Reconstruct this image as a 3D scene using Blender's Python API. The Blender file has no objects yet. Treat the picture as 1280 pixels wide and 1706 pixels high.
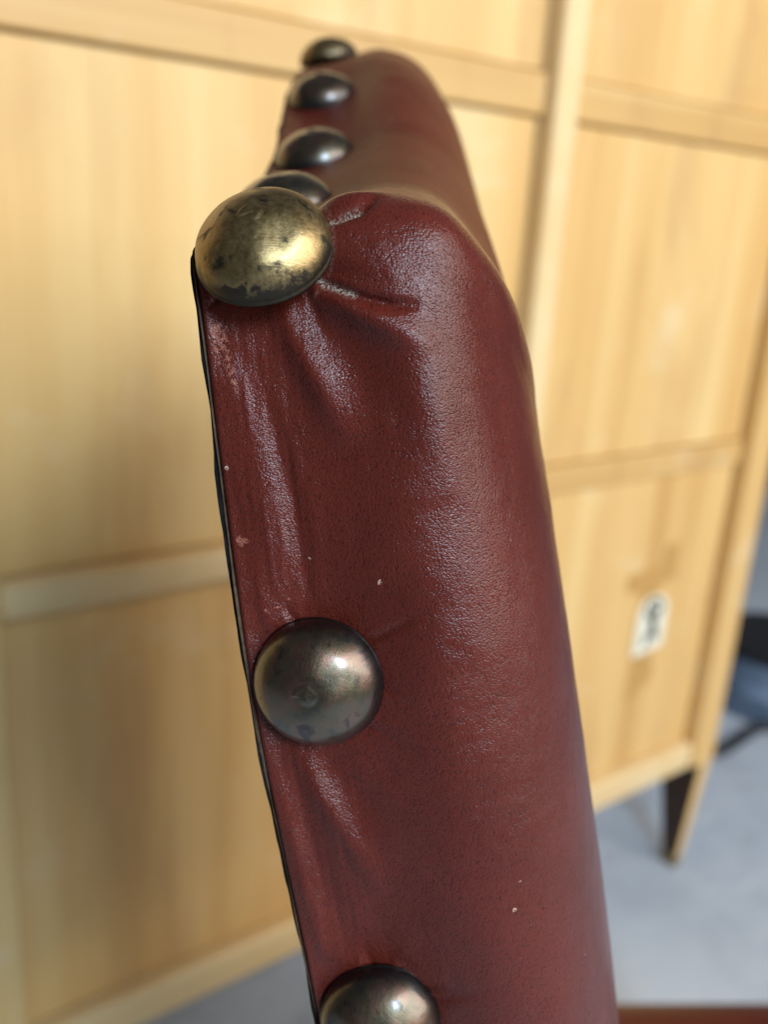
import bpy, bmesh, math, random
import numpy as np
from mathutils import Vector, Matrix, Euler

random.seed(7)
rng = np.random.default_rng(7)
scene = bpy.context.scene
C = scene.collection

# ------------------------------------------------------------------ camera
HC = 1.10                                    # the phone is held 1.10 m above the floor
R = np.array([[0.80340166, -0.13004368, 0.58106318],
              [-0.59193561, -0.28011138, 0.75574457],
              [0.06448261, -0.95111842, -0.30201943]])      # camera (x right, y down, z ahead) -> world
cd = bpy.data.cameras.new("camera")
cam = bpy.data.objects.new("camera", cd)
C.objects.link(cam)
cols = [R[:, 0], -R[:, 1], -R[:, 2]]
M4 = Matrix.Identity(4)
for c_ in range(3):
    for r_ in range(3):
        M4[r_][c_] = float(cols[c_][r_])
M4[2][3] = HC
cam.matrix_world = M4
cd.sensor_fit = 'VERTICAL'
cd.sensor_height = 24.0
cd.lens = 24.0 * 1555.0 / 1706.0
cd.clip_start = 0.01
cd.clip_end = 60.0
cd.dof.use_dof = True
cd.dof.focus_distance = 0.172
cd.dof.aperture_fstop = 6.6
cd.dof.aperture_blades = 0
scene.camera = cam

# ------------------------------------------------------------------ light
world = bpy.data.worlds.new("World")
scene.world = world
world.use_nodes = True
bg = world.node_tree.nodes["Background"]
bg.inputs[0].default_value = (0.92, 0.95, 1.0, 1)
bg.inputs[1].default_value = 0.10


def area(name, loc, target, sx, sy, power, col):
    ld = bpy.data.lights.new(name, 'AREA')
    ld.shape = 'RECTANGLE'
    ld.size = sx
    ld.size_y = sy
    ld.energy = power
    ld.color = col
    o = bpy.data.objects.new(name, ld)
    C.objects.link(o)
    o.location = loc
    o.rotation_euler = (Vector(target) - Vector(loc)).to_track_quat('-Z', 'Y').to_euler()
    return o


area("window_light", (-0.25, -2.2, 2.45), (0.3, 0.3, 0.9), 0.6, 0.85, 92, (0.62, 0.81, 1.0))
area("doorway_light", (1.75, -2.3, 2.5), (1.0, 0.8, 0.8), 2.9, 2.4, 142, (1.0, 0.965, 0.91))

scene.view_settings.view_transform = 'Standard'
scene.view_settings.look = 'None'
scene.view_settings.exposure = 0.0
scene.view_settings.gamma = 1.0
scene.render.film_transparent = False
scene.cycles.max_bounces = 8


# ------------------------------------------------------------------ helpers
def smooth(a, b, x):
    t = np.clip((x - a) / (b - a), 0, 1)
    return t * t * (3 - 2 * t)


def mesh_obj(name, verts, faces, mat, parent=None, loc=(0, 0, 0), shade=True, uv=None):
    me = bpy.data.meshes.new(name)
    me.from_pydata([tuple(map(float, v)) for v in verts], [], [tuple(map(int, f)) for f in faces])
    me.update()
    if shade:
        me.polygons.foreach_set("use_smooth", [True] * len(me.polygons))
    if uv is not None:
        layer = me.uv_layers.new(name="UVMap")
        li = np.zeros(len(me.loops), dtype=np.int32)
        me.loops.foreach_get("vertex_index", li)
        layer.data.foreach_set("uv", np.asarray(uv, dtype=np.float32)[li].ravel())
    if mat:
        me.materials.append(mat)
    o = bpy.data.objects.new(name, me)
    C.objects.link(o)
    o.location = loc
    if parent:
        o.parent = parent
    return o


def from_bm(name, bm, mat, parent=None, loc=(0, 0, 0), shade=False):
    me = bpy.data.meshes.new(name)
    bmesh.ops.recalc_face_normals(bm, faces=bm.faces)
    bm.to_mesh(me)
    bm.free()
    if shade:
        me.polygons.foreach_set("use_smooth", [True] * len(me.polygons))
    me.materials.append(mat)
    o = bpy.data.objects.new(name, me)
    C.objects.link(o)
    o.location = loc
    if parent:
        o.parent = parent
    return o


def bm_box(bm, x0, x1, y0, y1, z0, z1, bevel=0.0):
    vs = [bm.verts.new((x, y, z)) for x in (x0, x1) for y in (y0, y1) for z in (z0, z1)]
    fs = [(0, 1, 3, 2), (4, 6, 7, 5), (0, 4, 5, 1), (2, 3, 7, 6), (0, 2, 6, 4), (1, 5, 7, 3)]
    faces = [bm.faces.new([vs[i] for i in f]) for f in fs]
    if bevel:
        es = list({e for f in faces for e in f.edges})
        bmesh.ops.bevel(bm, geom=es, offset=bevel, segments=3, profile=0.5, affect='EDGES')


def empty(name, loc, label, cat, group=None):
    o = bpy.data.objects.new(name, None)
    o.empty_display_size = 0.1
    C.objects.link(o)
    o.location = loc
    o["label"] = label
    o["category"] = cat
    if group:
        o["group"] = group
    return o


class NT:
    """small node-tree writer"""

    def __init__(self, name):
        self.m = bpy.data.materials.new(name)
        self.m.use_nodes = True
        self.t = self.m.node_tree
        self.bsdf = self.t.nodes["Principled BSDF"]

    def n(self, typ, **kw):
        x = self.t.nodes.new(typ)
        for k, v in kw.items():
            if k.startswith("i_"):
                key = k[2:]
                key = int(key) if key.isdigit() else key.replace("_", " ")
                x.inputs[key].default_value = v
            else:
                setattr(x, k, v)
        return x

    def l(self, a, b):
        self.t.links.new(a, b)

    def math(self, op, a, b=None, clamp=False):
        x = self.n('ShaderNodeMath', operation=op, use_clamp=clamp)
        for i, v in enumerate((a, b)):
            if v is None:
                continue
            if isinstance(v, (int, float)):
                x.inputs[i].default_value = v
            else:
                self.l(v, x.inputs[i])
        return x.outputs[0]

    def ramp(self, fac, stops):
        x = self.n('ShaderNodeValToRGB')
        el = x.color_ramp.elements
        while len(el) < len(stops):
            el.new(0.5)
        for e, (p, c) in zip(el, stops):
            e.position = p
            e.color = c if len(c) == 4 else (*c, 1)
        self.l(fac, x.inputs[0])
        return x.outputs[0]

    def mix(self, fac, a, b):
        x = self.n('ShaderNodeMix', data_type='RGBA')
        for sock, v in ((x.inputs[0], fac), (x.inputs[6], a), (x.inputs[7], b)):
            if isinstance(v, (int, float)):
                sock.default_value = v
            elif isinstance(v, tuple):
                sock.default_value = v if len(v) == 4 else (*v, 1)
            else:
                self.l(v, sock)
        return x.outputs[2]

    def noise(self, vec, scale, detail=3, rough=0.5, dist=0.0):
        x = self.n('ShaderNodeTexNoise')
        x.inputs['Scale'].default_value = scale
        x.inputs['Detail'].default_value = detail
        x.inputs['Roughness'].default_value = rough
        x.inputs['Distortion'].default_value = dist
        if vec is not None:
            self.l(vec, x.inputs['Vector'])
        return x.outputs['Fac']

    def mapping(self, vec, scale=(1, 1, 1), rot=(0, 0, 0), loc=(0, 0, 0)):
        x = self.n('ShaderNodeMapping')
        x.inputs['Scale'].default_value = scale
        x.inputs['Rotation'].default_value = rot
        x.inputs['Location'].default_value = loc
        self.l(vec, x.inputs['Vector'])
        return x.outputs[0]

    def bump(self, h, strength, dist, prev=None):
        x = self.n('ShaderNodeBump')
        x.inputs['Strength'].default_value = strength
        x.inputs['Distance'].default_value = dist
        self.l(h, x.inputs['Height'])
        if prev is not None:
            self.l(prev, x.inputs['Normal'])
        return x.outputs[0]


# ------------------------------------------------------------------ materials
def mat_leather(name, use_uv=True):
    a = NT(name)
    tc = a.n('ShaderNodeTexCoord')
    vec = tc.outputs['UV'] if use_uv else a.mapping(tc.outputs['Object'], scale=(1000, 1000, 1000))
    # pebble grain, coordinates in millimetres, bent a little by noise
    wob = a.n('ShaderNodeTexNoise')
    wob.inputs['Scale'].default_value = 0.16
    wob.inputs['Detail'].default_value = 2
    a.l(vec, wob.inputs['Vector'])
    off = a.n('ShaderNodeVectorMath', operation='MULTIPLY_ADD')
    a.l(wob.outputs['Color'], off.inputs[0])
    off.inputs[1].default_value = (2.2, 2.2, 0)
    a.l(vec, off.inputs[2])
    v1 = a.n('ShaderNodeTexVoronoi', feature='F1')
    v1.inputs['Scale'].default_value = 1.0
    v1.inputs['Randomness'].default_value = 1.0
    a.l(a.mapping(off.outputs[0], scale=(2.5, 3.0, 1), rot=(0, 0, 0.25)), v1.inputs['Vector'])
    v2 = a.n('ShaderNodeTexVoronoi', feature='F1')
    v2.inputs['Scale'].default_value = 1.0
    a.l(a.mapping(off.outputs[0], scale=(5.0, 5.4, 1), rot=(0, 0, -0.6)), v2.inputs['Vector'])
    g1 = a.math('POWER', v1.outputs['Distance'], 2.0)
    g2 = a.math('MULTIPLY', v2.outputs['Distance'], 0.35)
    fold = a.noise(a.mapping(off.outputs[0], scale=(0.10, 0.55, 1), rot=(0, 0, 0.12)), 1.0, 5, 0.6)
    lump = a.noise(vec, 0.09, 3, 0.5)
    h = a.math('MULTIPLY', a.math('ADD', g1, g2), -1.0)
    nb = a.bump(h, 0.66, 0.00013)
    nb = a.bump(fold, 0.15, 0.00025, nb)
    nb = a.bump(lump, 0.10, 0.0006, nb)
    ed = a.n('ShaderNodeTexVoronoi', feature='DISTANCE_TO_EDGE')
    ed.inputs['Scale'].default_value = 1.0
    a.l(a.mapping(off.outputs[0], scale=(0.16, 0.42, 1), rot=(0, 0, 0.1)), ed.inputs['Vector'])
    crk = a.math('MULTIPLY', ed.outputs['Distance'], 9.0, True)
    nb = a.bump(crk, 0.12, 0.00020, nb)
    # colour: burgundy, a little uneven, tiny pale nicks and rubbed edge
    tone = a.noise(vec, 0.035, 4, 0.6)
    col = a.ramp(tone, [(0.3, (0.080, 0.0112, 0.0064)), (0.7, (0.108, 0.0165, 0.0098))])
    pit = a.ramp(g1, [(0.15, (0, 0, 0)), (0.75, (1, 1, 1))])
    col = a.mix(a.math('MULTIPLY', pit, 0.60), col, (0.034, 0.0045, 0.0030))
    if use_uv:
        sp = a.n('ShaderNodeTexVoronoi', feature='F1')
        sp.inputs['Scale'].default_value = 0.16
        a.l(off.outputs[0], sp.inputs['Vector'])
        rnd = a.n('ShaderNodeSeparateColor')
        a.l(sp.outputs['Color'], rnd.inputs[0])
        lim = a.math('MULTIPLY', a.math('POWER', rnd.outputs[0], 4.0), 0.075)
        nick = a.math('LESS_THAN', sp.outputs['Distance'], lim)
        nick = a.math('MULTIPLY', nick, a.math('GREATER_THAN', a.noise(vec, 3.0, 2), 0.48))
        att = a.n('ShaderNodeAttribute', attribute_name='wear')
        wn = a.noise(vec, 1.1, 5, 0.7)
        rub = a.math('GREATER_THAN', a.math('ADD', att.outputs['Fac'], wn), 1.22)
        col = a.mix(a.math('MULTIPLY', rub, 0.65), col, (0.30, 0.105, 0.068))
        col = a.mix(a.math('MULTIPLY', nick, 0.9), col, (0.55, 0.36, 0.27))
        dust = a.n('ShaderNodeAttribute', attribute_name='dust')
        dn = a.math('MULTIPLY', a.math('MULTIPLY', dust.outputs['Fac'], 0.75), a.math('GREATER_THAN', a.noise(vec, 2.6, 4, 0.7), 0.50))
        col = a.mix(dn, col, (0.50, 0.46, 0.36))
    a.l(col, a.bsdf.inputs['Base Color'])
    a.l(nb, a.bsdf.inputs['Normal'])
    rg = a.noise(vec, 0.05, 3)
    rr = a.n('ShaderNodeMapRange')
    rr.inputs['To Min'].default_value = 0.42
    rr.inputs['To Max'].default_value = 0.52
    a.l(rg, rr.inputs['Value'])
    a.l(rr.outputs[0], a.bsdf.inputs['Roughness'])
    a.bsdf.inputs['Specular IOR Level'].default_value = 0.06
    cw = a.n('ShaderNodeAttribute', attribute_name='handled')
    a.l(a.math('SUBTRACT', 0.88, a.math('MULTIPLY', cw.outputs['Fac'], 0.66)), a.bsdf.inputs['Coat Weight'])
    a.bsdf.inputs['Coat IOR'].default_value = 1.36
    a.bsdf.inputs['Coat Roughness'].default_value = 0.22
    a.l(nb, a.bsdf.inputs['Coat Normal'])
    return a.m


def mat_brass():
    a = NT("aged_brass")
    tc = a.n('ShaderNodeTexCoord')
    oi = a.n('ShaderNodeObjectInfo')
    sh = a.n('ShaderNodeVectorMath', operation='MULTIPLY_ADD')
    sh.inputs[1].default_value = (1000, 1000, 1000)
    a.l(tc.outputs['Object'], sh.inputs[0])
    cmb = a.n('ShaderNodeCombineXYZ')
    a.l(a.math('MULTIPLY', oi.outputs['Random'], 400.0), cmb.inputs[0])
    a.l(a.math('MULTIPLY', oi.outputs['Random'], 170.0), cmb.inputs[1])
    a.l(cmb.outputs[0], sh.inputs[2])
    vec = sh.outputs[0]
    ta = a.n('ShaderNodeAttribute', attribute_name='tarnish', attribute_type='OBJECT')
    T = ta.outputs['Fac']
    big = a.noise(vec, 0.16, 5, 0.6, 0.4)
    fine = a.noise(vec, 0.75, 6, 0.7)
    grit = a.noise(vec, 2.6, 4, 0.7)
    brass = a.ramp(fine, [(0.25, (0.185, 0.128, 0.055)), (0.6, (0.37, 0.262, 0.118)), (0.8, (0.48, 0.37, 0.19))])
    bronze = a.ramp(big, [(0.32, (0.030, 0.034, 0.042)), (0.46, (0.092, 0.076, 0.048)), (0.60, (0.150, 0.072, 0.056))])
    col = a.mix(T, brass, bronze)
    # black bloom in patches and along the rim, plus a painted dark reflection there
    sx = a.n('ShaderNodeSeparateXYZ')
    a.l(tc.outputs['Object'], sx.inputs[0])
    rim = a.math('SUBTRACT', 1.0, a.math('MULTIPLY', sx.outputs[2], 240.0), True)
    low = a.math('MULTIPLY', a.math('SUBTRACT', 0.2, a.math('MULTIPLY', sx.outputs[1], 110.0)), 0.45, True)
    blk = a.math('ADD', a.math('MULTIPLY', big, 1.0), a.math('MULTIPLY', a.math('MULTIPLY', rim, 0.65), a.math('ADD', low, 0.45)))
    spot = a.noise(vec, 0.27, 3, 0.5, 0.5)
    blk = a.math('ADD', blk, a.math('MULTIPLY', a.math('SUBTRACT', spot, 0.535, True), 2.6))
    blk = a.math('ADD', blk, a.math('MULTIPLY', a.math('SUBTRACT', grit, 0.5), 0.55))
    rt = a.math('SUBTRACT', 1.0, a.math('MULTIPLY', sx.outputs[2], 150.0), True)
    rt = a.math('MULTIPLY', a.math('ADD', rt, a.math('MULTIPLY', a.math('SUBTRACT', fine, 0.5), 0.5), True), T)
    col = a.mix(a.math('MULTIPLY', rt, 0.85, True), col, (0.016, 0.017, 0.021))  # dark surroundings mirrored in the rim, put into the colour
    bm_ = a.ramp(blk, [(0.64, (0, 0, 0)), (0.92, (1, 1, 1))])
    col = a.mix(a.math('MULTIPLY', bm_, 0.88), col, (0.020, 0.019, 0.020))
    a.l(col, a.bsdf.inputs['Base Color'])
    a.bsdf.inputs['Metallic'].default_value = 1.0
    a.l(a.math('MULTIPLY', T, 0.9, True), a.bsdf.inputs['Coat Weight'])
    a.bsdf.inputs['Coat Roughness'].default_value = 0.22
    a.bsdf.inputs['Coat IOR'].default_value = 1.55
    r = a.math('ADD', a.math('MULTIPLY', fine, 0.28), 0.25)
    r = a.math('ADD', r, a.math('MULTIPLY', bm_, 0.12))
    a.l(r, a.bsdf.inputs['Roughness'])
    scr = a.noise(a.mapping(vec, scale=(0.25, 3.2, 1), rot=(0, 0, 0.5)), 1.0, 4, 0.7)
    nb = a.bump(grit, 0.35, 0.00006)
    nb = a.bump(scr, 0.45, 0.00012, nb)
    nb = a.bump(fine, 0.3, 0.0002, nb)
    a.l(nb, a.bsdf.inputs['Normal'])
    return a.m


def mat_plain(name, col, rough=0.6, var=0.25, scale=40.0, metal=0.0, bump=0.0, spec=0.5):
    a = NT(name)
    tc = a.n('ShaderNodeTexCoord')
    f = a.noise(tc.outputs['Object'], scale, 5, 0.6)
    lo = tuple(c * (1 - var) for c in col)
    hi = tuple(min(1, c * (1 + var)) for c in col)
    a.l(a.ramp(f, [(0.3, lo), (0.7, hi)]), a.bsdf.inputs['Base Color'])
    a.bsdf.inputs['Roughness'].default_value = rough
    a.bsdf.inputs['Metallic'].default_value = metal
    a.bsdf.inputs['Specular IOR Level'].default_value = spec
    if bump:
        a.l(a.bump(f, 0.5, bump), a.bsdf.inputs['Normal'])
    return a.m


def mat_wood(name, horizontal=False, light=1.0, worn=0.3, pale=0.0):
    """pale veneer: long grain along z (or x), broader leaves of different tone, pale rubbed patches"""
    a = NT(name)
    tc = a.n('ShaderNodeTexCoord')
    oi = a.n('ShaderNodeObjectInfo')
    ad = a.n('ShaderNodeVectorMath', operation='ADD')
    a.l(tc.outputs['Object'], ad.inputs[0])
    cm = a.n('ShaderNodeCombineXYZ')
    a.l(a.math('MULTIPLY', oi.outputs['Random'], 37.0), cm.inputs[0])
    a.l(a.math('MULTIPLY', oi.outputs['Random'], 11.0), cm.inputs[2])
    a.l(cm.outputs[0], ad.inputs[1])
    p = ad.outputs[0]
    if horizontal:
        s_b, s_f, s_l = (0.9, 6, 16), (2.5, 60, 120), (0.25, 1, 7)
    else:
        s_b, s_f, s_l = (16, 6, 0.9), (120, 60, 2.5), (5, 1, 0.3)
    broad = a.noise(a.mapping(p, scale=s_b), 1.0, 3, 0.5, 0.3)
    fine = a.noise(a.mapping(p, scale=s_f), 1.0, 4, 0.6)
    leaf = a.noise(a.mapping(p, scale=s_l), 1.0, 1, 0.3)
    blotch = a.noise(p, 7.0, 4, 0.6)
    m = a.math('ADD', a.math('MULTIPLY', broad, 0.46), a.math('MULTIPLY', fine, 0.18))
    m = a.math('ADD', m, a.math('MULTIPLY', leaf, 0.36))
    k = light
    col = a.ramp(m, [(0.32, (0.51 * k, 0.270 * k, 0.078 * k)), (0.47, (0.65 * k, 0.388 * k, 0.136 * k)),
                     (0.60, (0.71 * k, 0.470 * k, 0.190 * k)), (0.72, (0.78 * k, 0.570 * k, 0.272 * k))])
    w = a.ramp(blotch, [(0.58, (0, 0, 0)), (0.72, (1, 1, 1))])
    col = a.mix(a.math('MULTIPLY', w, worn), col, (0.78, 0.68, 0.48))
    if pale:
        pm = a.noise(a.mapping(p, scale=(4, 4, 4)), 1.0, 4, 0.6)
        col = a.mix(a.ramp(pm, [(0.35, (pale * 0.5,) * 3), (0.6, (pale,) * 3)]), col, (0.78, 0.63, 0.37))
    grime = a.noise(a.mapping(p, scale=(7, 5, 1.6), rot=(0, 0.35, 0)), 1.0, 5, 0.65, 0.6)
    gm = a.ramp(grime, [(0.53, (0, 0, 0)), (0.75, (1, 1, 1))])
    col = a.mix(a.math('MULTIPLY', gm, 0.60 * (1 - pale)), col, (0.40, 0.205, 0.075))
    a.l(col, a.bsdf.inputs['Base Color'])
    a.bsdf.inputs['Roughness'].default_value = 0.48
    a.l(a.bump(fine, 0.25, 0.0006), a.bsdf.inputs['Normal'])
    return a.m


def mat_floor():
    a = NT("grey_concrete")
    tc = a.n('ShaderNodeTexCoord')
    v = tc.outputs['Object']
    b = a.noise(v, 2.2, 5, 0.6)
    s = a.noise(v, 14, 5, 0.65)
    g = a.noise(v, 220, 3, 0.6)
    m = a.math('ADD', a.math('MULTIPLY', b, 0.6), a.math('MULTIPLY', s, 0.4))
    col = a.ramp(m, [(0.3, (0.36, 0.40, 0.46)), (0.5, (0.46, 0.505, 0.57)), (0.68, (0.54, 0.58, 0.64))])
    st_ = a.noise(v, 5.5, 6, 0.7, 1.0)
    col = a.mix(a.ramp(st_, [(0.56, (0, 0, 0)), (0.70, (0.55, 0.55, 0.55))]), col, (0.23, 0.245, 0.27))
    sc_ = a.noise(a.mapping(v, scale=(3, 22, 1), rot=(0, 0, 0.7)), 1.0, 4, 0.6)
    col = a.mix(a.ramp(sc_, [(0.62, (0, 0, 0)), (0.72, (0.5, 0.5, 0.5))]), col, (0.62, 0.65, 0.68))
    a.l(col, a.bsdf.inputs['Base Color'])
    a.bsdf.inputs['Roughness'].default_value = 0.55
    nb = a.bump(g, 0.3, 0.0006)
    a.l(a.bump(s, 0.3, 0.002, nb), a.bsdf.inputs['Normal'])
    return a.m


M_LEATHER = mat_leather("burgundy_leather")
M_SEAT = mat_leather("burgundy_leather_seat", use_uv=False)
M_BRASS = mat_brass()
M_BOARD = mat_plain("black_backing", (0.010, 0.008, 0.007), 0.8, 0.6, 300, bump=0.0006, spec=0.15)
M_RAW = mat_plain("raw_leather_edge", (0.065, 0.038, 0.020), 0.8, 0.6, 500)
M_DARKWOOD = mat_plain("dark_stained_wood", (0.045, 0.020, 0.012), 0.4, 0.4, 30)
M_PANEL = mat_wood("veneer_panel", False, 1.0, 0.28)
M_STILE = mat_wood("wood_stile", False, 0.98, 0.4)
M_STILEP = mat_wood("worn_pale_stile", False, 1.05, 0.6, 0.75)
M_RAIL = mat_wood("wood_rail", True, 0.92, 0.4)
M_RAILP = mat_wood("worn_lit_rail", True, 1.02, 0.5, 0.6)  # pale from wear, and from light on the ledges put into the colour
M_CARCASS = mat_plain("carcass_wood", (0.42, 0.27, 0.12), 0.6, 0.2, 25)
M_LEGSHADE = mat_plain("shaded_leg_side", (0.045, 0.022, 0.012), 0.5, 0.4, 30)  # shadow on the leg's side faces, put into their colour
M_FOOT = mat_plain("foot_brass", (0.30, 0.22, 0.10), 0.5, 0.3, 60, metal=0.6)
M_PAPER = mat_plain("label_paper", (0.74, 0.70, 0.55), 0.7, 0.06, 40)
M_INK = mat_plain("label_ink", (0.022, 0.022, 0.026), 0.6, 0.3, 90)
M_GLUE = mat_plain("old_glue", (0.50, 0.27, 0.075), 0.42, 0.12, 40)
M_FLOOR = mat_floor()
M_WALL = mat_plain("blue_grey_wall", (0.085, 0.105, 0.135), 0.85, 0.10, 5)
M_DRUM = mat_plain("blue_steel", (0.17, 0.23, 0.32), 0.35, 0.3, 12)
M_RUBBER = mat_plain("black_rubber", (0.012, 0.012, 0.014), 0.5, 0.3, 40)

# ------------------------------------------------------------------ setting
bm = bmesh.new()
n_ = 24
vv = [[bm.verts.new((-5 + 11 * i / n_, -5 + 11 * j / n_, 0)) for j in range(n_ + 1)] for i in range(n_ + 1)]
for i in range(n_):
    for j in range(n_):
        bm.faces.new((vv[i][j], vv[i + 1][j], vv[i + 1][j + 1], vv[i][j + 1]))
floor = from_bm("floor", bm, M_FLOOR)
floor["kind"] = "structure"

bm = bmesh.new()
bm_box(bm, -5, 6, 2.25, 2.37, 0.0, 3.0)
wall = from_bm("back_wall", bm, M_WALL)
wall["kind"] = "structure"

# ------------------------------------------------------------------ cabinet
K = HC / 0.92
CY = 0.6594 * K                              # plane of the cabinet's proud frame


def cz(z):
    return HC + z * K


cab = empty("wooden_cabinet", (0.66 * K, CY + 0.2, 0.0),
            "pale veneered wooden cabinet on tapered legs standing behind the chair", "cabinet")
cl = cab.location


def cab_box(name, x0, x1, y0, y1, z0, z1, mat, bevel=0.003, parent=None):
    bm = bmesh.new()
    cx_, cy_, cz_ = (x0 + x1) / 2, (y0 + y1) / 2, (z0 + z1) / 2
    bm_box(bm, x0 - cx_, x1 - cx_, y0 - cy_, y1 - cy_, z0 - cz_, z1 - cz_, bevel)
    return from_bm(name, bm, mat, cab, (cx_ - cl.x, cy_ - cl.y, cz_ - cl.z))


REC = 0.024                                   # how far the panels lie behind the frame
D = 0.44
XL0, XL1 = 0.105 * K, 0.162 * K               # left stile
XA0, XA1 = -0.42 * K, -0.37 * K
XM0, XM1 = 0.675 * K, 0.706 * K               # middle stile
XR0, XR1 = 1.106 * K, 1.158 * K               # right stile
ZB0, ZB1 = cz(-0.741), cz(-0.700)
ZM0, ZM1 = cz(-0.281), cz(-0.250)
ZT0, ZT1 = cz(0.098), cz(0.135)
ZTOP = 1.51
for x0, x1 in ((XA0, XA1), (XL0, XL1), (XM0, XM1), (XR0, XR1)):
    cab_box("stile", x0, x1, CY, CY + 0.056, ZB0, ZTOP, M_STILEP if x0 == XM0 else M_STILE, 0.004)
for xa, xb in ((XA1, XL0), (XL1, XM0), (XM1, XR0)):
    ZM0, ZM1 = (cz(-0.281), cz(-0.250)) if xa == XM1 else (cz(-0.305), cz(-0.276))
    for z0, z1 in ((ZB0, ZB1), (ZM0, ZM1), (ZT0, ZT1), (ZTOP - 0.05, ZTOP)):
        flush = z0 == ZT0 or (z0 == ZM0 and xa == XM1)          # these rails hardly stand out from the panels
        cab_box("rail", xa, xb, CY + (REC - 0.008 if flush else 0.004), CY + 0.054, z0, z1, M_RAIL if flush else M_RAILP, 0.003 if flush else 0.007)
    for z0, z1 in ((ZB1, ZM0), (ZM1, ZT0), (ZT1, ZTOP - 0.05)):
        cab_box("panel", xa + 0.002, xb - 0.002, CY + REC, CY + 0.050, z0 + 0.002, z1 - 0.002, M_PANEL, 0.0015)
cab_box("carcass", XA0 + 0.004, XR1 - 0.004, CY + 0.057, CY + D, ZB0 + 0.003, ZTOP - 0.003, M_CARCASS, 0.003)
cab_box("top_board", XA0 - 0.012, XR1 + 0.012, CY - 0.012, CY + D + 0.01, ZTOP + 0.001, ZTOP + 0.025, M_RAIL, 0.004)


def cab_leg(xc, yf, depth, inner):
    """tapered square leg: the outer face runs straight, the inner face slants"""
    zt, zb = ZB0 - 0.002, 0.022
    wt, wb = 0.030, 0.015
    sgn = 1 if inner > 0 else -1
    bm = bmesh.new()
    lo, hi = [], []
    x_out = xc
    for (w, d, z, lst) in ((wb, 0.030, zb, lo), (wt, depth, zt, hi)):
        xa, xb = (x_out - w, x_out) if sgn > 0 else (x_out, x_out + w)
        xs = -0.038 * sgn if z == zb else 0.0
        for (x, y) in ((xa + xs, yf), (xb + xs, yf), (xb + xs, yf + d), (xa + xs, yf + d)):
            lst.append(bm.verts.new((x - xc, y - yf, z)))
    front = None
    for i in range(4):
        j = (i + 1) % 4
        bm.faces.new((lo[i], lo[j], hi[j], hi[i]))
    bm.faces.new(lo[::-1])
    bm.faces.new(hi)
    o = from_bm("leg", bm, M_STILE, cab, (xc - cl.x, yf - cl.y, -cl.z))
    o.data.materials.append(M_LEGSHADE)
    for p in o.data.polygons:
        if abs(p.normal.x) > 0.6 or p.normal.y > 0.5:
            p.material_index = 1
    bm = bmesh.new()
    xs = -0.038 * sgn
    xa, xb = (-wb, 0) if sgn > 0 else (0, wb)
    bm_box(bm, xa + xs - 0.001, xb + xs + 0.001, -0.001, 0.031, 0.0, zb - 0.0005, 0.002)
    from_bm("foot_cap", bm, M_FOOT, o)
    return o


for xc, inn in ((XR1, 1), (XA0, -1)):
    for yf, dp in ((CY + 0.004, 0.085), (CY + D - 0.095, 0.085)):
        cab_leg(xc, yf, dp, inn)

# paper label with a hand-painted number, and the old glue marks around it
PF = CY + REC - 0.0012
LX, LZ = 0.973 * K, cz(-0.492)
lab = empty("x", (0, 0, 0), "x", "x")
bpy.data.objects.remove(lab)


def flat_shape(name, pts, y, depth, mat, parent, loc):
    bm = bmesh.new()
    f = [bm.verts.new((x, 0, z)) for x, z in pts]
    b = [bm.verts.new((x, depth, z)) for x, z in pts]
    bm.faces.new(f)
    bm.faces.new(b[::-1])
    for i in range(len(pts)):
        j = (i + 1) % len(pts)
        bm.faces.new((f[i], b[i], b[j], f[j]))
    return from_bm(name, bm, mat, parent, loc)


def blob(pts, jitter=0.0016, n=6):
    out = []
    for i, (x, z) in enumerate(pts):
        x2, z2 = pts[(i + 1) % len(pts)]
        for k in range(n):
            t = k / n
            out.append((x + (x2 - x) * t + random.uniform(-jitter, jitter), z + (z2 - z) * t + random.uniform(-jitter, jitter)))
    return out


base = (LX - cl.x, PF - cl.y, LZ - cl.z)
glue = flat_shape("glue_mark", blob([(-0.066, 0.100), (0.012, 0.102), (0.014, 0.134), (0.046, 0.138), (0.050, 0.078),
                                      (0.010, 0.064), (0.022, -0.072), (0.032, -0.078), (0.022, -0.104), (-0.030, -0.126),
                                      (-0.030, -0.080), (-0.026, -0.060), (-0.030, 0.066), (-0.068, 0.070)]), 0, 0.001, M_GLUE, cab, base)
paper_pts = []
for i in range(25):
    t = math.pi * i / 24
    paper_pts.append((0.036 * math.cos(t), 0.024 + 0.030 * math.sin(t)))
paper_pts += [(-0.037, -0.046), (0.036, -0.038)]
label = flat_shape("paper_label", paper_pts, 0, 0.0012, M_PAPER, cab, (base[0] + 0.004, base[1] - 0.0014, base[2]))


def ink_stroke(pts, w):
    bm = bmesh.new()
    prev = None
    for i, (x, z) in enumerate(pts):
        a_ = pts[max(0, i - 1)]
        b_ = pts[min(len(pts) - 1, i + 1)]
        dx, dz = b_[0] - a_[0], b_[1] - a_[1]
        L = math.hypot(dx, dz) or 1
        nx, nz = -dz / L * w / 2, dx / L * w / 2
        cur = [bm.verts.new((x + nx, yy, z + nz)) for yy in (0, 0.0005)] + [bm.verts.new((x - nx, yy, z - nz)) for yy in (0.0005, 0)]
        if prev:
            for q in range(4):
                bm.faces.new((prev[q], prev[(q + 1) % 4], cur[(q + 1) % 4], cur[q]))
        else:
            bm.faces.new(cur)
        prev = cur
    bm.faces.new(prev[::-1])
    return bm


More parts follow.
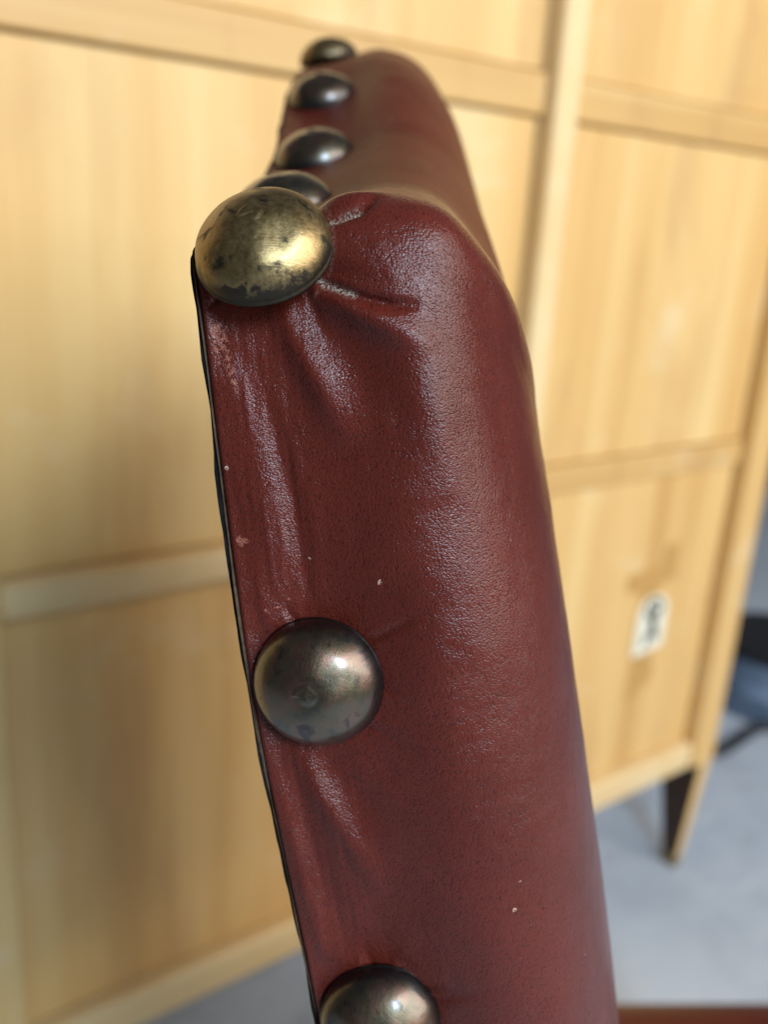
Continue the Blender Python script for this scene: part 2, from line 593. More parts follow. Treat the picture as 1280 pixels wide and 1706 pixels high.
# the upper digit reads like an open 8, the lower one like a K
dig8 = [(0.010 * math.sin(a_) * (0.85 if a_ < 6.28 else 1), 0.017 - 0.0 + 0.0) for a_ in (0,)]
eight = []
for i in range(41):
    t = 2 * math.pi * i / 40
    eight.append((0.0160 * math.sin(t) * 1.0, 0.031 + 0.015 * math.cos(t)))
from_bm("digit", ink_stroke(eight, 0.0075), M_INK, label, (0, -0.0006, 0))
from_bm("digit", ink_stroke([(0.006, 0.032), (-0.002, 0.016), (0.003, 0.008), (0.005, -0.010), (0.003, -0.018)], 0.0150), M_INK, label, (0, -0.0012, 0))
from_bm("digit", ink_stroke([(0.004, 0.000), (-0.008, -0.016), (-0.012, -0.030)], 0.0095), M_INK, label, (0, -0.0018, 0))
from_bm("digit", ink_stroke([(0.004, -0.002), (0.010, -0.014), (0.014, -0.020)], 0.0090), M_INK, label, (0, -0.0024, 0))

# ------------------------------------------------------------------ the things lying behind the cabinet
dx_, dy_ = 2.09, 1.06
drum = empty("steel_drum", (dx_, dy_, 0), "small dark blue steel drum with black rim on the floor beyond the cabinet", "drum")


def lathe(profile, n=48):
    vs, fs = [], []
    for (r, z) in profile:
        for k in range(n):
            t = 2 * math.pi * k / n
            vs.append((r * math.cos(t), r * math.sin(t), z))
    for i in range(len(profile) - 1):
        for k in range(n):
            a_, b_ = i * n + k, i * n + (k + 1) % n
            fs.append((a_, b_, b_ + n, a_ + n))
    return vs, fs


vs, fs = lathe([(0.001, 0.0), (0.15, 0.0), (0.155, 0.01), (0.155, 0.06), (0.160, 0.065), (0.155, 0.07), (0.155, 0.13), (0.160, 0.135), (0.155, 0.14), (0.155, 0.155)])
mesh_obj("drum_body", vs, fs, M_DRUM, drum)
vs, fs = lathe([(0.156, 0.155), (0.165, 0.156), (0.167, 0.168), (0.160, 0.175), (0.150, 0.168), (0.001, 0.160)])
mesh_obj("drum_rim", vs, fs, M_RUBBER, drum)


def tube(pts, rad, n=10):
    vs, fs = [], []
    P = [Vector(p) for p in pts]
    for i, p in enumerate(P):
        d = (P[min(i + 1, len(P) - 1)] - P[max(0, i - 1)]).normalized()
        a_ = d.cross(Vector((0, 0, 1)))
        if a_.length < 1e-4:
            a_ = Vector((1, 0, 0))
        a_.normalize()
        b_ = d.cross(a_)
        for k in range(n):
            t = 2 * math.pi * k / n
            vs.append(p + a_ * rad * math.cos(t) + b_ * rad * math.sin(t))
    for i in range(len(P) - 1):
        for k in range(n):
            q, r = i * n + k, i * n + (k + 1) % n
            fs.append((q, r, r + n, q + n))
    fs.append(tuple(range(n))[::-1])
    fs.append(tuple((len(P) - 1) * n + k for k in range(n)))
    return vs, fs


hk = np.array([(2.02, 0.885, 0.05), (1.99, 0.93, 0.014), (1.93, 1.0, 0.014), (1.84, 0.985, 0.014), (1.75, 0.975, 0.014), (1.66, 1.0, 0.014), (1.55, 1.08, 0.014)])
tk = np.linspace(0, 1, len(hk))
tt = np.linspace(0, 1, 70)
cpts = gs_ = np.stack([np.interp(tt, tk, hk[:, c]) for c in range(3)], 1)
for _ in range(30):
    cpts[1:-1] = (cpts[:-2] + cpts[1:-1] * 2 + cpts[2:]) / 4
vs, fs = tube(cpts, 0.012)
cable = mesh_obj("rubber_hose", vs, fs, M_RUBBER, None)
cable["label"] = "black rubber hose curving over the floor from the cabinet to the drum"
cable["category"] = "hose"

# ------------------------------------------------------------------ chair
U = np.array([0.620889252, 0.783898295, 0.0])
V = np.array([-0.16495559, 0.13065362, 0.97760896])
W = np.array([0.766346, -0.6069869, 0.21042984])
FWD = np.array([0.783898295, -0.620889252, 0.0])
N2 = np.array([0.08723143, 0.15381970, HC - 0.00683608])
UC = 0.262                                    # the back is symmetric about this u

root_loc = N2 + U * UC + FWD * 0.30
root_loc[2] = 0.0
chair = empty("leather_chair", tuple(root_loc),
              "burgundy leather chair with peaked padded back edged in large domed brass nails", "chair")


def to_root(L):
    """(u, v, w) in metres -> chair coordinates"""
    L = np.asarray(L)
    return N2 + L[..., 0:1] * U + L[..., 1:2] * V + L[..., 2:3] * W - root_loc


# outline of half the back in (u, v), millimetres, from bottom centre round to the peak
ctrl = np.array([(262, -604), (120, -604), (-2, -602), (-12, -585), (-20, -420), (-24, -250), (-22.5, -160), (-14.5, -80), (-6.5, -38),
                 (-0.8, 1.6), (28, 4.0), (66, 8.5), (100, 15.5), (133, 23.5), (164, 36), (194, 48.5), (225, 58.5), (252, 66.5), (262, 68)], float)


def resample(P, step):
    d = np.r_[0, np.cumsum(np.hypot(*np.diff(P, axis=0).T))]
    n = int(d[-1] / step) + 1
    x = np.linspace(0, d[-1], n)
    return np.c_[np.interp(x, d, P[:, 0]), np.interp(x, d, P[:, 1])], x


def gauss(P, sig):
    k = int(4 * sig) + 1
    g = np.exp(-0.5 * (np.arange(-k, k + 1) / sig) ** 2)
    g /= g.sum()
    out = []
    for c in range(P.shape[1]):
        col = P[:, c]
        out.append(np.convolve(np.r_[col[k:0:-1] * (-1 if 0 else 1), col, col[-2:-k - 2:-1]], g, mode='valid'))
    return np.array(out).T


# mirror at both ends so that smoothing keeps the symmetry
raw, _ = resample(ctrl, 0.5)
mir = raw.copy()
mir[:, 0] = 2 * 262 - mir[:, 0]
full = np.vstack([mir[::-1][:-1][-200:], raw, mir[::-1][1:201]])


def gsm(A, sig_mm):
    s_ = sig_mm / 0.5
    k = int(3.5 * s_)
    g = np.exp(-0.5 * (np.arange(-k, k + 1) / s_) ** 2)
    g /= g.sum()
    pad = np.vstack([np.repeat(A[:1], k, 0), A, np.repeat(A[-1:], k, 0)])
    return np.array([np.convolve(pad[:, c], g, mode='valid') for c in range(A.shape[1])]).T


sm = gsm(full, 3.8)
tan = np.gradient(sm, axis=0)
tan /= np.hypot(tan[:, 0], tan[:, 1])[:, None]
nor = np.c_[tan[:, 1], -tan[:, 0]]
# outward: away from the middle of the back
if np.dot(nor[len(nor) // 2], np.array([-1.0, 0.2])) < 0:
    nor = -nor
inw = gsm(nor, 46.0)
inw /= np.hypot(inw[:, 0], inw[:, 1])[:, None]
sl = slice(200, 200 + len(raw))
OUT, NOR, INW = sm[sl], gsm(nor, 3.0)[sl], inw[sl]
NOR /= np.hypot(NOR[:, 0], NOR[:, 1])[:, None]
arc = np.r_[0, np.cumsum(np.hypot(*np.diff(OUT, axis=0).T))]
i0 = int(np.argmin(np.hypot(OUT[:, 0] - 0, OUT[:, 1] - 0)))
arc -= arc[i0]                                # s = 0 at the shoulder, negative down the side

# nails: arclengths along half the outline
s_end = arc[-1]
nail_s = [-505, -440, -372, -304, -230, -156.5, -81.6, 0.0, 67, 135.5, 200.0]


def bow(s_):
    s_ = np.asarray(s_)
    return -0.9 - 1.6 * np.exp(-0.5 * ((s_ + 85) / 34.0) ** 2) + 1.0 * np.exp(-0.5 * (s_ / 18.0) ** 2) - 3.6 * np.exp(-0.5 * ((s_ - 72) / 30.0) ** 2)


# strokes in (s, p): folds the nails pull into the leather. p = distance from the raw back edge (mm)
def s_of(y):
    return np.interp(y, [325, 412, 1131, 1708], [14, 0, -80.5, -156])


def xl_of(y):
    return np.interp(y, [300, 412, 500, 567, 630, 714, 788, 900, 1130, 1228, 1384, 1558, 1700], [326, 332, 343, 350, 361, 373, 383, 394, 424, 458, 493, 519, 532])


def stroke(pts):
    out = []
    for x, y in pts:
        sc = np.interp(y, [412, 1131, 1708], [9.15, 8.75, 8.1])
        y2 = y
        for _ in range(4):
            p_ = (x - xl_of(y2)) / sc
            y2 = y + 1.0 * p_
        out.append((float(s_of(y2)), float(p_)))
    return out


STROKES = [   # (points in s,p), amplitude mm, half width mm, fade at the ends
    (stroke([(405, 590), (432, 680), (452, 780), (466, 880), (470, 960)]), 0.32, 2.2),
    (stroke([(420, 590), (462, 700), (488, 800), (505, 900), (512, 965)]), -0.8, 1.5),
    (stroke([(470, 500), (505, 560), (545, 620), (580, 690)]), 1.9, 2.3),
    (stroke([(540, 520), (590, 570), (640, 640)]), -0.8, 3.0),
    (stroke([(535, 458), (575, 475), (620, 492), (668, 502), (700, 500)]), -1.6, 0.75),
    (stroke([(540, 480), (590, 500), (650, 530), (705, 555)]), 1.9, 1.9),
    (stroke([(535, 374), (575, 373), (612, 366), (640, 352)]), -1.6, 0.75),
    (stroke([(545, 350), (590, 346), (640, 340)]), 1.3, 1.8),
    (stroke([(570, 420), (620, 440), (690, 470)]), 0.2, 3.4),
    (stroke([(690, 520), (715, 600), (730, 680), (745, 780)]), 1.3, 3.2),
    (stroke([(520, 1250), (565, 1320), (610, 1385), (645, 1450)]), 1.2, 1.9),
    (stroke([(500, 1255), (530, 1360), (560, 1470), (585, 1560)]), -0.9, 2.3),
    (stroke([(472, 1250), (500, 1360), (525, 1480), (550, 1580)]), 0.9, 2.0),
    (stroke([(560, 1235), (600, 1290), (650, 1340)]), -0.5, 2.5),
    (stroke([(440, 960), (450, 1010), (470, 1040)]), 0.6, 2.0),
    (stroke([(560, 1570), (590, 1600), (620, 1620)]), 0.5, 2.0),
]


def stroke_field(S, Pm):
    D_ = np.zeros_like(S)
    for pts, amp, wd in STROKES:
        P_ = np.array(pts)
        pad = 4 * wd + 1
        box = (S > P_[:, 0].min() - pad) & (S < P_[:, 0].max() + pad) & (Pm > P_[:, 1].min() - pad) & (Pm < P_[:, 1].max() + pad)
        if not box.any():
            continue
        x, y = S[box], Pm[box]
        best = np.full(x.shape, 1e9)
        bt = np.zeros(x.shape)
        n = len(P_) - 1
        for i in range(n):
            a_, b_ = P_[i], P_[i + 1]
            d = b_ - a_
            t = np.clip(((x - a_[0]) * d[0] + (y - a_[1]) * d[1]) / (d @ d), 0, 1)
            dist = np.hypot(x - a_[0] - t * d[0], y - a_[1] - t * d[1])
            m = dist < best
            best[m] = dist[m]
            bt[m] = (i + t[m]) / n
        fade = np.sin(np.pi * np.clip(0.12 + 0.80 * bt, 0, 1)) ** 0.7
        D_[box] += amp * fade * np.exp(-0.5 * (best / wd) ** 2)
    return D_


def vnoise(x, y, seed):
    """smooth value noise"""
    r = np.random.default_rng(seed).standard_normal((64, 64))
    xi, yi = np.floor(x).astype(int), np.floor(y).astype(int)
    fx, fy = x - xi, y - yi
    fx, fy = fx * fx * (3 - 2 * fx), fy * fy * (3 - 2 * fy)
    g = lambda a_, b_: r[a_ % 64, b_ % 64]
    return (g(xi, yi) * (1 - fx) * (1 - fy) + g(xi + 1, yi) * fx * (1 - fy) + g(xi, yi + 1) * (1 - fx) * fy + g(xi + 1, yi + 1) * fx * fy)


# cross profile: (out, inward, w) against p
WB = -13.0
W1 = 21.0                                     # where the flat side ends
PUFF = 4.6
AW, BQ = 29.0, 40.0                           # quarter ellipse over the rim: depth in w, reach inward


def profile():
    pts = [(0, 9.0, WB - 0.6), (0, 3.0, WB - 0.6), (-0.4, 0, WB - 0.25), (0, 0, WB + 0.4)]
    for w in np.arange(WB + 0.8, W1, 0.4):
        pts.append((PUFF * float(smooth(-2, 26, w)), 0, w))
    o1 = pts[-1][0]
    for th in np.linspace(0, math.pi / 2, 130)[1:]:
        pts.append((o1, BQ * (1 - math.cos(th)), W1 + AW * math.sin(th)))
    pts += [(o1, BQ + 3, W1 + AW + 0.1), (o1, BQ + 8, W1 + AW + 0.3), (o1, BQ + 16, W1 + AW + 0.5)]
    A_ = np.array(pts)
    body = A_[4:].copy()
    for _ in range(60):
        body[1:-1] = (body[:-2] + 2 * body[1:-1] + body[2:]) / 4
    A_[4:] = body
    return A_


PR = profile()
pl = np.r_[0, np.cumsum(np.sqrt((np.diff(PR[:, 0]) ** 2) + np.diff(PR[:, 1]) ** 2 + np.diff(PR[:, 2]) ** 2))]
pl -= pl[3]                                   # p = 0 at the back edge
# sample stations along s
st = np.r_[np.arange(arc[0], -176, 5.0), np.arange(-176, 34, 0.4), np.arange(34, s_end - 0.2, 0.9), s_end]
oi_ = np.c_[np.interp(st, arc, OUT[:, 0]), np.interp(st, arc, OUT[:, 1])]
ni_ = np.c_[np.interp(st, arc, NOR[:, 0]), np.interp(st, arc, NOR[:, 1])]
di_ = np.c_[np.interp(st, arc, INW[:, 0]), np.interp(st, arc, INW[:, 1])]
ns, npf = len(st), len(PR)
S2, P2 = np.meshgrid(st, pl, indexing='ij')

Q = PR[:, 1][None] * (1 + 0.60 * np.exp(-0.5 * ((st[:, None] - 2) / 40.0) ** 2) * smooth(0, 10, PR[:, 1])[None])
u = oi_[:, 0:1] + ni_[:, 0:1] * PR[:, 0][None] - di_[:, 0:1] * Q
v = oi_[:, 1:2] + ni_[:, 1:2] * PR[:, 0][None] - di_[:, 1:2] * Q
w = np.repeat(PR[:, 2][None], ns, 0)
G = np.stack([u, v, w], -1)
# surface normals of the plain shape, then the folds
gs = np.gradient(G, axis=0)
gp = np.gradient(G, axis=1)
nn = np.cross(gp, gs)
nn /= np.maximum(np.linalg.norm(nn, axis=-1, keepdims=True), 1e-9)
mid = np.array([262.0, -250, 0])
if (nn[ns // 2, 60] @ (G[ns // 2, 60] - mid)) < 0:
    nn = -nn
disp = stroke_field(S2, P2)
for s0 in nail_s:                             # the nails pull the padding down
    rr_ = np.hypot(S2 - s0, (P2 - 13.0))
    disp += -1.7 * np.exp(-0.5 * (rr_ / 13.0) ** 2)
    # slack leather bulges at the raw edge half way to the next nail
for a_, b_ in zip(nail_s[:-1], nail_s[1:]):
    mids = (a_ + b_) / 2
    disp += 0.40 * np.exp(-0.5 * ((S2 - mids) / 16) ** 2) * np.exp(-0.5 * ((P2 - 6.5) / 4.5) ** 2)
disp += 2.2 * np.exp(-0.5 * ((S2 - 7) / 9) ** 2) * np.exp(-0.5 * ((P2 - 27) / 7) ** 2)
disp -= 1.7 * np.exp(-0.5 * ((S2 - 0) / 4.5) ** 2) * np.exp(-0.5 * ((P2 - 33) / 7) ** 2)   # hollow between the two pleats
disp -= 0.2 * np.exp(-0.5 * ((S2 - 2) / 13) ** 2) * np.exp(-0.5 * ((P2 - 38) / 11) ** 2)   # plump shoulder
disp += 3.4 * np.exp(-0.5 * ((S2 - 238) / 13) ** 2) * np.exp(-0.5 * ((P2 - 12) / 13) ** 2)  # leather heaped before the crest nail
disp -= 1.6 * smooth(215, 255, S2) * smooth(24, 44, P2)
pr = random.Random(11)                        # tight little puckers running out from under each nail
for s0 in nail_s[4:9]:
    for k in range(17):
        an = pr.uniform(-2.6, 2.6)
        if abs(an) < 0.25:
            continue
        r0, r1 = 11.5, pr.uniform(16, 27)
        an2 = an + pr.uniform(-0.18, 0.18)
        am, wd = pr.uniform(-0.65, 0.30), pr.uniform(0.5, 1.0)
        pa_ = np.array([s0 - 0 + r0 * math.sin(an), 13 + r0 * math.cos(an)])
        pb_ = np.array([s0 + r1 * math.sin(an2), 13 + r1 * math.cos(an2)])
        d_ = pb_ - pa_
        bx = (np.abs(S2 - s0) < 32) & (P2 < 46)
        xx, yy = S2[bx], P2[bx]
        tt_ = ((xx - pa_[0]) * d_[0] + (yy - pa_[1]) * d_[1]) / (d_ @ d_)
        tc_ = np.clip(tt_, 0, 1)
        ds_ = np.hypot(xx - pa_[0] - tc_ * d_[0], yy - pa_[1] - tc_ * d_[1])
        disp[bx] += am * (1 - tc_) ** 1.3 * np.exp(-0.5 * (ds_ / (wd * (0.7 + 0.8 * tc_))) ** 2)
disp += 0.07 * vnoise(S2 / 8.0 + 3 + 0.06 * P2, P2 / 0.95 + 4, 14) * np.exp(-0.5 * ((P2 - 8) / 5.0) ** 2)
edge_in = smooth(-1, 3, P2)
disp += 0.06 * vnoise(S2 / 11 + 20, P2 / 8 + 9, 3) * edge_in
disp += 0.025 * vnoise(S2 / 4.2 + 5, P2 / 2.6 + 30, 4) * edge_in
disp += 0.25 * vnoise(S2 / 6.0, P2 * 0 + 3.3, 8) * np.exp(-0.5 * (P2 / 2.0) ** 2)
disp *= edge_in * 0.9 + 0.1
G2 = G + nn * disp[..., None]
G2[..., 2] += bow(S2) * (1 - smooth(14, 46, P2)) - 0.6 * smooth(14, 46, P2) + 2.0 * smooth(-60, -190, S2) * smooth(25, 55, P2)

# wear / dust attributes
wear = np.zeros_like(S2)
wear += 0.72 * np.exp(-0.5 * ((P2 - 2.6 - 0.10 * (-S2 - 12)) / 1.5) ** 2) * smooth(-30, -24, S2) * (1 - smooth(-13, -10, S2))
wear += 0.48 * np.exp(-0.5 * ((P2 - 0.8) / 0.7) ** 2)
for (x, y, r_) in ((415, 882, 1.0), (548, 348, 1.2), (448, 1002, 0.8), (470, 998, 0.6), (487, 985, 0.7)):
    ss, pp = stroke([(x, y)])[0]
    wear += 0.75 * np.exp(-0.5 * (((S2 - ss) / r_) ** 2 + ((P2 - pp) / (r_ * 1.3)) ** 2))
dustf = np.zeros_like(S2)
for pts, wd in ((stroke([(540, 374), (575, 374), (612, 366)]), 0.38), (stroke([(538, 458), (548, 466), (580, 477), (600, 484)]), 0.34)):
    P_ = np.array(pts)
    for i in range(len(P_) - 1):
        for t in np.linspace(0, 1, 7):
            q = P_[i] * (1 - t) + P_[i + 1] * t
            dustf = np.maximum(dustf, np.exp(-0.5 * (((S2 - q[0]) ** 2 + (P2 - q[1]) ** 2) / wd ** 2)))
dustf = np.clip(np.maximum(dustf, 0.15 * np.exp(-0.5 * ((np.hypot(S2, P2 - 13) - 12.7) / 0.25) ** 2) * (P2 > 20)), 0, 1)

# front face: from the last profile row to the spine of the cushion
last = G2[:, -1]
spine_v = np.interp(st, [st[0], -590 + 60, -60, s_end], [-545, -520, -40, -10])
rows = []
for k in range(1, 13):
    t = k / 12
    uu = last[:, 0] * (1 - t) + 262 * t
    vv_ = last[:, 1] * (1 - t) + spine_v * t
    ww = last[:, 2] + 3.0 * math.sin(t * math.pi / 2)
    rows.append(np.stack([uu, vv_, ww], -1))
FULL = np.concatenate([G2, np.stack(rows, 1)], 1)
ncol = FULL.shape[1]
pfull = np.concatenate([P2, pl[-1] + 20.0 * np.arange(1, 13)[None].repeat(ns, 0)], 1)
extra = np.zeros((ns, 12))
wearF = np.concatenate([wear, extra], 1)
dustF = np.concatenate([dustf, extra], 1)

left = FULL.reshape(-1, 3)
coarse = np.unique(np.r_[np.arange(0, ns, 6), ns - 1])
cc = np.unique(np.r_[np.arange(0, ncol, 3), ncol - 1])
rightG = FULL[np.ix_(coarse, cc)].copy()
rightG[..., 0] = 2 * 262 - rightG[..., 0]


def grid_faces(a_, b_, off, flip):
    i, j = np.meshgrid(np.arange(a_ - 1), np.arange(b_ - 1), indexing='ij')
    q = np.stack([i * b_ + j, i * b_ + j + 1, (i + 1) * b_ + j + 1, (i + 1) * b_ + j], -1).reshape(-1, 4) + off
    return q[:, ::-1] if flip else q


F1 = grid_faces(ns, ncol, 0, False)
F2 = grid_faces(len(coarse), len(cc), ns * ncol, True)
# orientation: normal should point out at a side face
t0_ = F1[(ns // 2) * (ncol - 1) + 60]
pa, pb, pc = left[t0_[0]], left[t0_[1]], left[t0_[2]]
if np.cross(pb - pa, pc - pa) @ (pa - mid) < 0:
    F1, F2 = F1[:, ::-1], F2[:, ::-1]
verts = np.vstack([left, rightG.reshape(-1, 3)]) / 1000.0
uvs = np.vstack([np.stack([np.repeat(st[:, None], ncol, 1), pfull], -1).reshape(-1, 2),
                 np.stack([np.repeat(st[coarse][:, None], len(cc), 1) + 1000, pfull[np.ix_(coarse, cc)]], -1).reshape(-1, 2)])
VT = to_root(verts)
me = bpy.data.meshes.new("backrest")
me.vertices.add(len(VT))
me.vertices.foreach_set("co", VT.astype(np.float32).ravel())
FA = np.vstack([F1, F2]).astype(np.int32)
me.loops.add(FA.size)
me.loops.foreach_set("vertex_index", FA.ravel())
me.polygons.add(len(FA))
me.polygons.foreach_set("loop_start", np.arange(0, FA.size, 4, dtype=np.int32))
me.polygons.foreach_set("loop_total", np.full(len(FA), 4, dtype=np.int32))
me.polygons.foreach_set("use_smooth", np.ones(len(FA), dtype=bool))
me.update(calc_edges=True)
me.validate()
lay = me.uv_layers.new(name="UVMap")
lay.data.foreach_set("uv", uvs[FA.ravel()].astype(np.float32).ravel())
handF = np.repeat(smooth(16, 46, st)[:, None], ncol, 1)      # the top is rubbed matt by hands
for nm, arr in (("wear", wearF), ("dust", dustF), ("handled", handF)):
    at = me.attributes.new(nm, 'FLOAT', 'POINT')
    at.data.foreach_set("value", np.r_[arr.ravel(), np.zeros(rightG.shape[0] * rightG.shape[1])].astype(np.float32))
me.materials.append(M_LEATHER)
back = bpy.data.objects.new("backrest", me)
C.objects.link(back)
back.parent = chair


# black backing board and the raw cut edge of the leather, seen along the back
def outline_slab(name, offs, w0, w1, mat, jit, seed, step=1.6):
    xs = np.arange(arc[0], s_end, step)
    o2 = np.c_[np.interp(xs, arc, OUT[:, 0]), np.interp(xs, arc, OUT[:, 1])]
    n2 = np.c_[np.interp(xs, arc, NOR[:, 0]), np.interp(xs, arc, NOR[:, 1])]
    j1 = vnoise(xs / 9.0 + 3, xs * 0 + 1.5, seed) * jit
    j2 = vnoise(xs / 3.0 + 7, xs * 0 + 4.5, seed + 1) * jit * 0.5
    ring = o2 + n2 * (offs + j1 + j2)[:, None]
    mirr = ring[::-1].copy()
    mirr[:, 0] = 2 * 262 - mirr[:, 0]
    loop = np.vstack([ring, mirr])
    jw = vnoise(np.arange(len(loop)) / 7.0, np.arange(len(loop)) * 0 + 2.2, seed + 2) * jit * 0.5
    n = len(loop)
    bw = bow(np.r_[xs, xs[::-1]])
    a_ = np.c_[loop, w0 + bw + jw]
    b_ = np.c_[loop, w1 + bw]
    vts = np.vstack([a_, b_]) / 1000.0
    fcs = [(i, (i + 1) % n, n + (i + 1) % n, n + i) for i in range(n)]
    fcs += [tuple(range(n))[::-1], tuple(range(n, 2 * n))]
    return mesh_obj(name, to_root(vts), fcs, mat, chair, shade=False)


outline_slab("back_board", -1.0, WB - 1.35, WB - 0.62, M_BOARD, 0.5, 21)
outline_slab("leather_edge", -0.05, WB - 0.60, WB - 0.48, M_RAW, 0.22, 31)


# nails: one high dome each, a curl of the spun brass at the top
def nail_mesh(seed):
    r_ = np.random.default_rng(seed)
    rings, seg = 56, 96
    RB, HT = 12.5, 8.8
    vs = []
    ph0 = r_.uniform(0, 6.28)
    for i in range(rings + 1):
        th = (math.pi / 2) * (i / rings)
        rad = RB * math.sin(th)
        z = HT * math.cos(th) ** 1.0
        for k in range(seg):
            ph = 2 * math.pi * k / seg
            zz = z
            if rad < 4.0:
                turn = ((ph - ph0) % (2 * math.pi)) / (2 * math.pi)
                edge = 0.9 + 1.7 * turn
                zz += 0.24 * (1 - float(smooth(edge - 0.12, edge + 0.12, np.array(rad)))) * (0.35 + 0.65 * turn)
            vs.append((rad * math.cos(ph), rad * math.sin(ph), zz))
    for rad, z in ((12.75, -0.25), (12.7, -0.8), (12.2, -0.9), (11.0, -0.6)):
        for k in range(seg):
            ph = 2 * math.pi * k / seg
            vs.append((rad * math.cos(ph), rad * math.sin(ph), z))
    fs = []
    for i in range(rings + 4):
        for k in range(seg):
            a_, b_ = i * seg + k, i * seg + (k + 1) % seg
            fs.append((a_, a_ + seg, b_ + seg, b_))
    A = np.array(vs)
    dn = vnoise(A[:, 0] / 4.5 + 10 + seed, A[:, 1] / 4.5 + 10, seed) * 0.19
    rr2 = np.hypot(A[:, 0], A[:, 1])
    A[:, 2] += dn * (1 - smooth(9, 12.3, rr2)) * smooth(0.3, 2, rr2)
    return A / 1000.0, fs


nail_meshes = []
for sd in (1, 2, 3, 5):
    vs, fs = nail_mesh(sd)
    o = mesh_obj("nail_head", vs, fs, M_BRASS)
    nail_meshes.append(o.data)
    bpy.data.objects.remove(o)


def place_nail(s0, mirror=False, mesh=None, tarnish=0.85, tilt=(0.0, 0.0), lift=0.2, spin=0.0, dp=0.0, label=None):
    ou = np.array([np.interp(s0, arc, OUT[:, 0]), np.interp(s0, arc, OUT[:, 1])])
    no = np.array([np.interp(s0, arc, NOR[:, 0]), np.interp(s0, arc, NOR[:, 1])])
    no /= np.hypot(*no)
    tg = np.array([-no[1], no[0]])
    ou = ou + no * (0.2 + lift)
    if mirror:
        ou = np.array([2 * 262 - ou[0], ou[1]])
        no = np.array([-no[0], no[1]])
        tg = np.array([-no[1], no[0]])
    zaxis = no[0] * U + no[1] * V
    xaxis = W.copy()
    zaxis = zaxis + tilt[0] * (tg[0] * U + tg[1] * V) + tilt[1] * W
    zaxis /= np.linalg.norm(zaxis)
    xaxis -= zaxis * (xaxis @ zaxis)
    xaxis /= np.linalg.norm(xaxis)
    yaxis = np.cross(zaxis, xaxis)
    pos = to_root(np.array([ou[0], ou[1], dp + float(bow(s0))]) / 1000.0)
    o = bpy.data.objects.new("nail_head", mesh)
    C.objects.link(o)
    mm = Matrix(((xaxis[0], yaxis[0], zaxis[0], pos[0]), (xaxis[1], yaxis[1], zaxis[1], pos[1]), (xaxis[2], yaxis[2], zaxis[2], pos[2]), (0, 0, 0, 1)))
    mm = mm @ Matrix.Rotation(spin, 4, 'Z')
    o.parent = back
    o.matrix_local = mm
    o["tarnish"] = float(tarnish)
    if label:
        o["label"] = label
    return o


for k, s0 in enumerate(nail_s):
    shoulder = abs(s0) < 1
    place_nail(s0 - (1.2 if shoulder else 0), False, nail_meshes[0 if shoulder else (1, 2, 3)[k % 3]],
               0.06 if shoulder else 0.9, (-0.22, 0.0) if shoulder else (0.0, -0.12) if s0 == -81.6 else (0.0, random.uniform(-0.05, 0.03)),
               lift=1.1 if shoulder else (-1.2 if s0 > 60 else 0.2), spin=0.0 if shoulder else random.uniform(0, 6.28),
               label="bright yellow brass nail on the shoulder of the back" if shoulder else None)
    if s0 < s_end - 3:
        place_nail(s0, True, nail_meshes[k % 4], random.uniform(0.5, 0.95), spin=random.uniform(0, 6.28))
place_nail(s_end, False, nail_meshes[3], 0.15, spin=2.0, lift=2.4)

# seat, rails and legs (chair coordinates: x along u from the middle, y forward)
def cpt(ux, fw, z):
    p = N2 + U * (UC + ux) + FWD * fw
    return (p[0] - root_loc[0], p[1] - root_loc[1], z)


SEAT_Z = 0.456


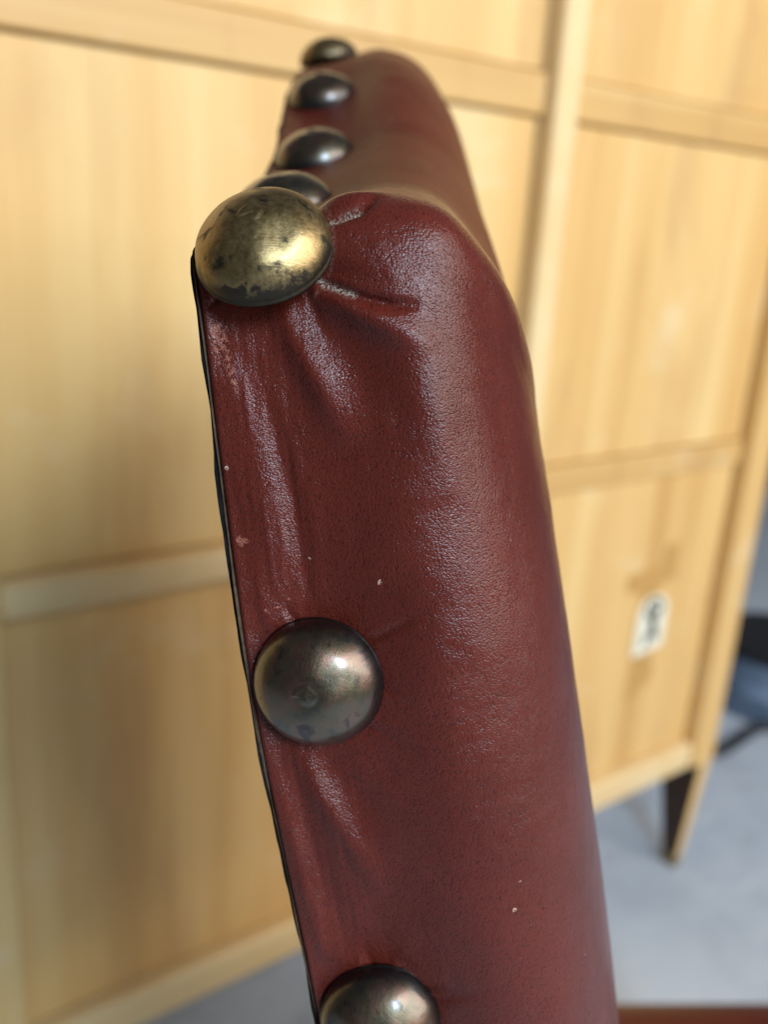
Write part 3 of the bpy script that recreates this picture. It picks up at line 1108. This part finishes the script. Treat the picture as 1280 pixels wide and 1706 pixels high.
def seat_mesh():
    nx, ny = 28, 28
    vs, fs = [], []
    for layer in (1, 0):
        for i in range(nx + 1):
            for j in range(ny + 1):
                a_, b_ = i / nx * 2 - 1, j / ny
                hw = 0.225 + 0.050 * b_
                e = max(abs(a_), abs(b_ * 2 - 1))
                z = SEAT_Z + (0.0 - 0.028 * max(0, (e - 0.86) / 0.14) ** 2.2) if layer else SEAT_Z - 0.085
                z += 0.008 * (1 - a_ * a_) * (1 - (b_ * 2 - 1) ** 2) if layer else 0
                vs.append(cpt(a_ * hw, 0.085 + 0.46 * b_, z))
    n1 = (nx + 1) * (ny + 1)
    for i in range(nx):
        for j in range(ny):
            q = i * (ny + 1) + j
            fs.append((q, q + ny + 1, q + ny + 2, q + 1))
            fs.append((n1 + q, n1 + q + 1, n1 + q + ny + 2, n1 + q + ny + 1))
    ring = [(i, 0) for i in range(nx)] + [(nx, j) for j in range(ny)] + [(i, ny) for i in range(nx, 0, -1)] + [(0, j) for j in range(ny, 0, -1)]
    idx = [i * (ny + 1) + j for i, j in ring]
    for k in range(len(idx)):
        a_, b_ = idx[k], idx[(k + 1) % len(idx)]
        fs.append((a_, n1 + a_, n1 + b_, b_))
    return vs, fs


vs, fs = seat_mesh()
mesh_obj("seat", vs, fs, M_SEAT, chair)


def bar(name, p, q, wx, wy, mat=M_DARKWOOD, taper=1.0):
    p, q = Vector(p), Vector(q)
    d = (q - p).normalized()
    a_ = Vector(tuple(U)).cross(d)
    if a_.length < 0.2:
        a_ = Vector(tuple(FWD)).cross(d)
    a_.normalize()
    b_ = d.cross(a_)
    bm = bmesh.new()
    lo, hi = [], []
    for (c, lst, f) in ((p, lo, 1.0), (q, hi, taper)):
        for sx, sy in ((-1, -1), (1, -1), (1, 1), (-1, 1)):
            lst.append(bm.verts.new(c + a_ * (sx * wx / 2 * f) + b_ * (sy * wy / 2 * f)))
    for i in range(4):
        j = (i + 1) % 4
        bm.faces.new((lo[i], lo[j], hi[j], hi[i]))
    bm.faces.new(lo[::-1])
    bm.faces.new(hi)
    bmesh.ops.bevel(bm, geom=bm.edges[:], offset=0.003, segments=2, affect='EDGES')
    return from_bm(name, bm, mat, chair)


zb = SEAT_Z - 0.086
for sx in (-1, 1):
    bar("leg", cpt(sx * 0.245, 0.515, zb), cpt(sx * 0.250, 0.525, 0.0), 0.045, 0.045, taper=0.75)
    bar("leg", cpt(sx * 0.200, 0.115, zb), cpt(sx * 0.210, 0.060, 0.0), 0.045, 0.045, taper=0.8)
    bar("back_post", cpt(sx * 0.170, 0.112, SEAT_Z - 0.02), cpt(sx * 0.170, 0.100, 0.56), 0.03, 0.05)
    bar("side_rail", cpt(sx * 0.203, 0.13, zb - 0.12), cpt(sx * 0.243, 0.50, zb - 0.12), 0.022, 0.03)
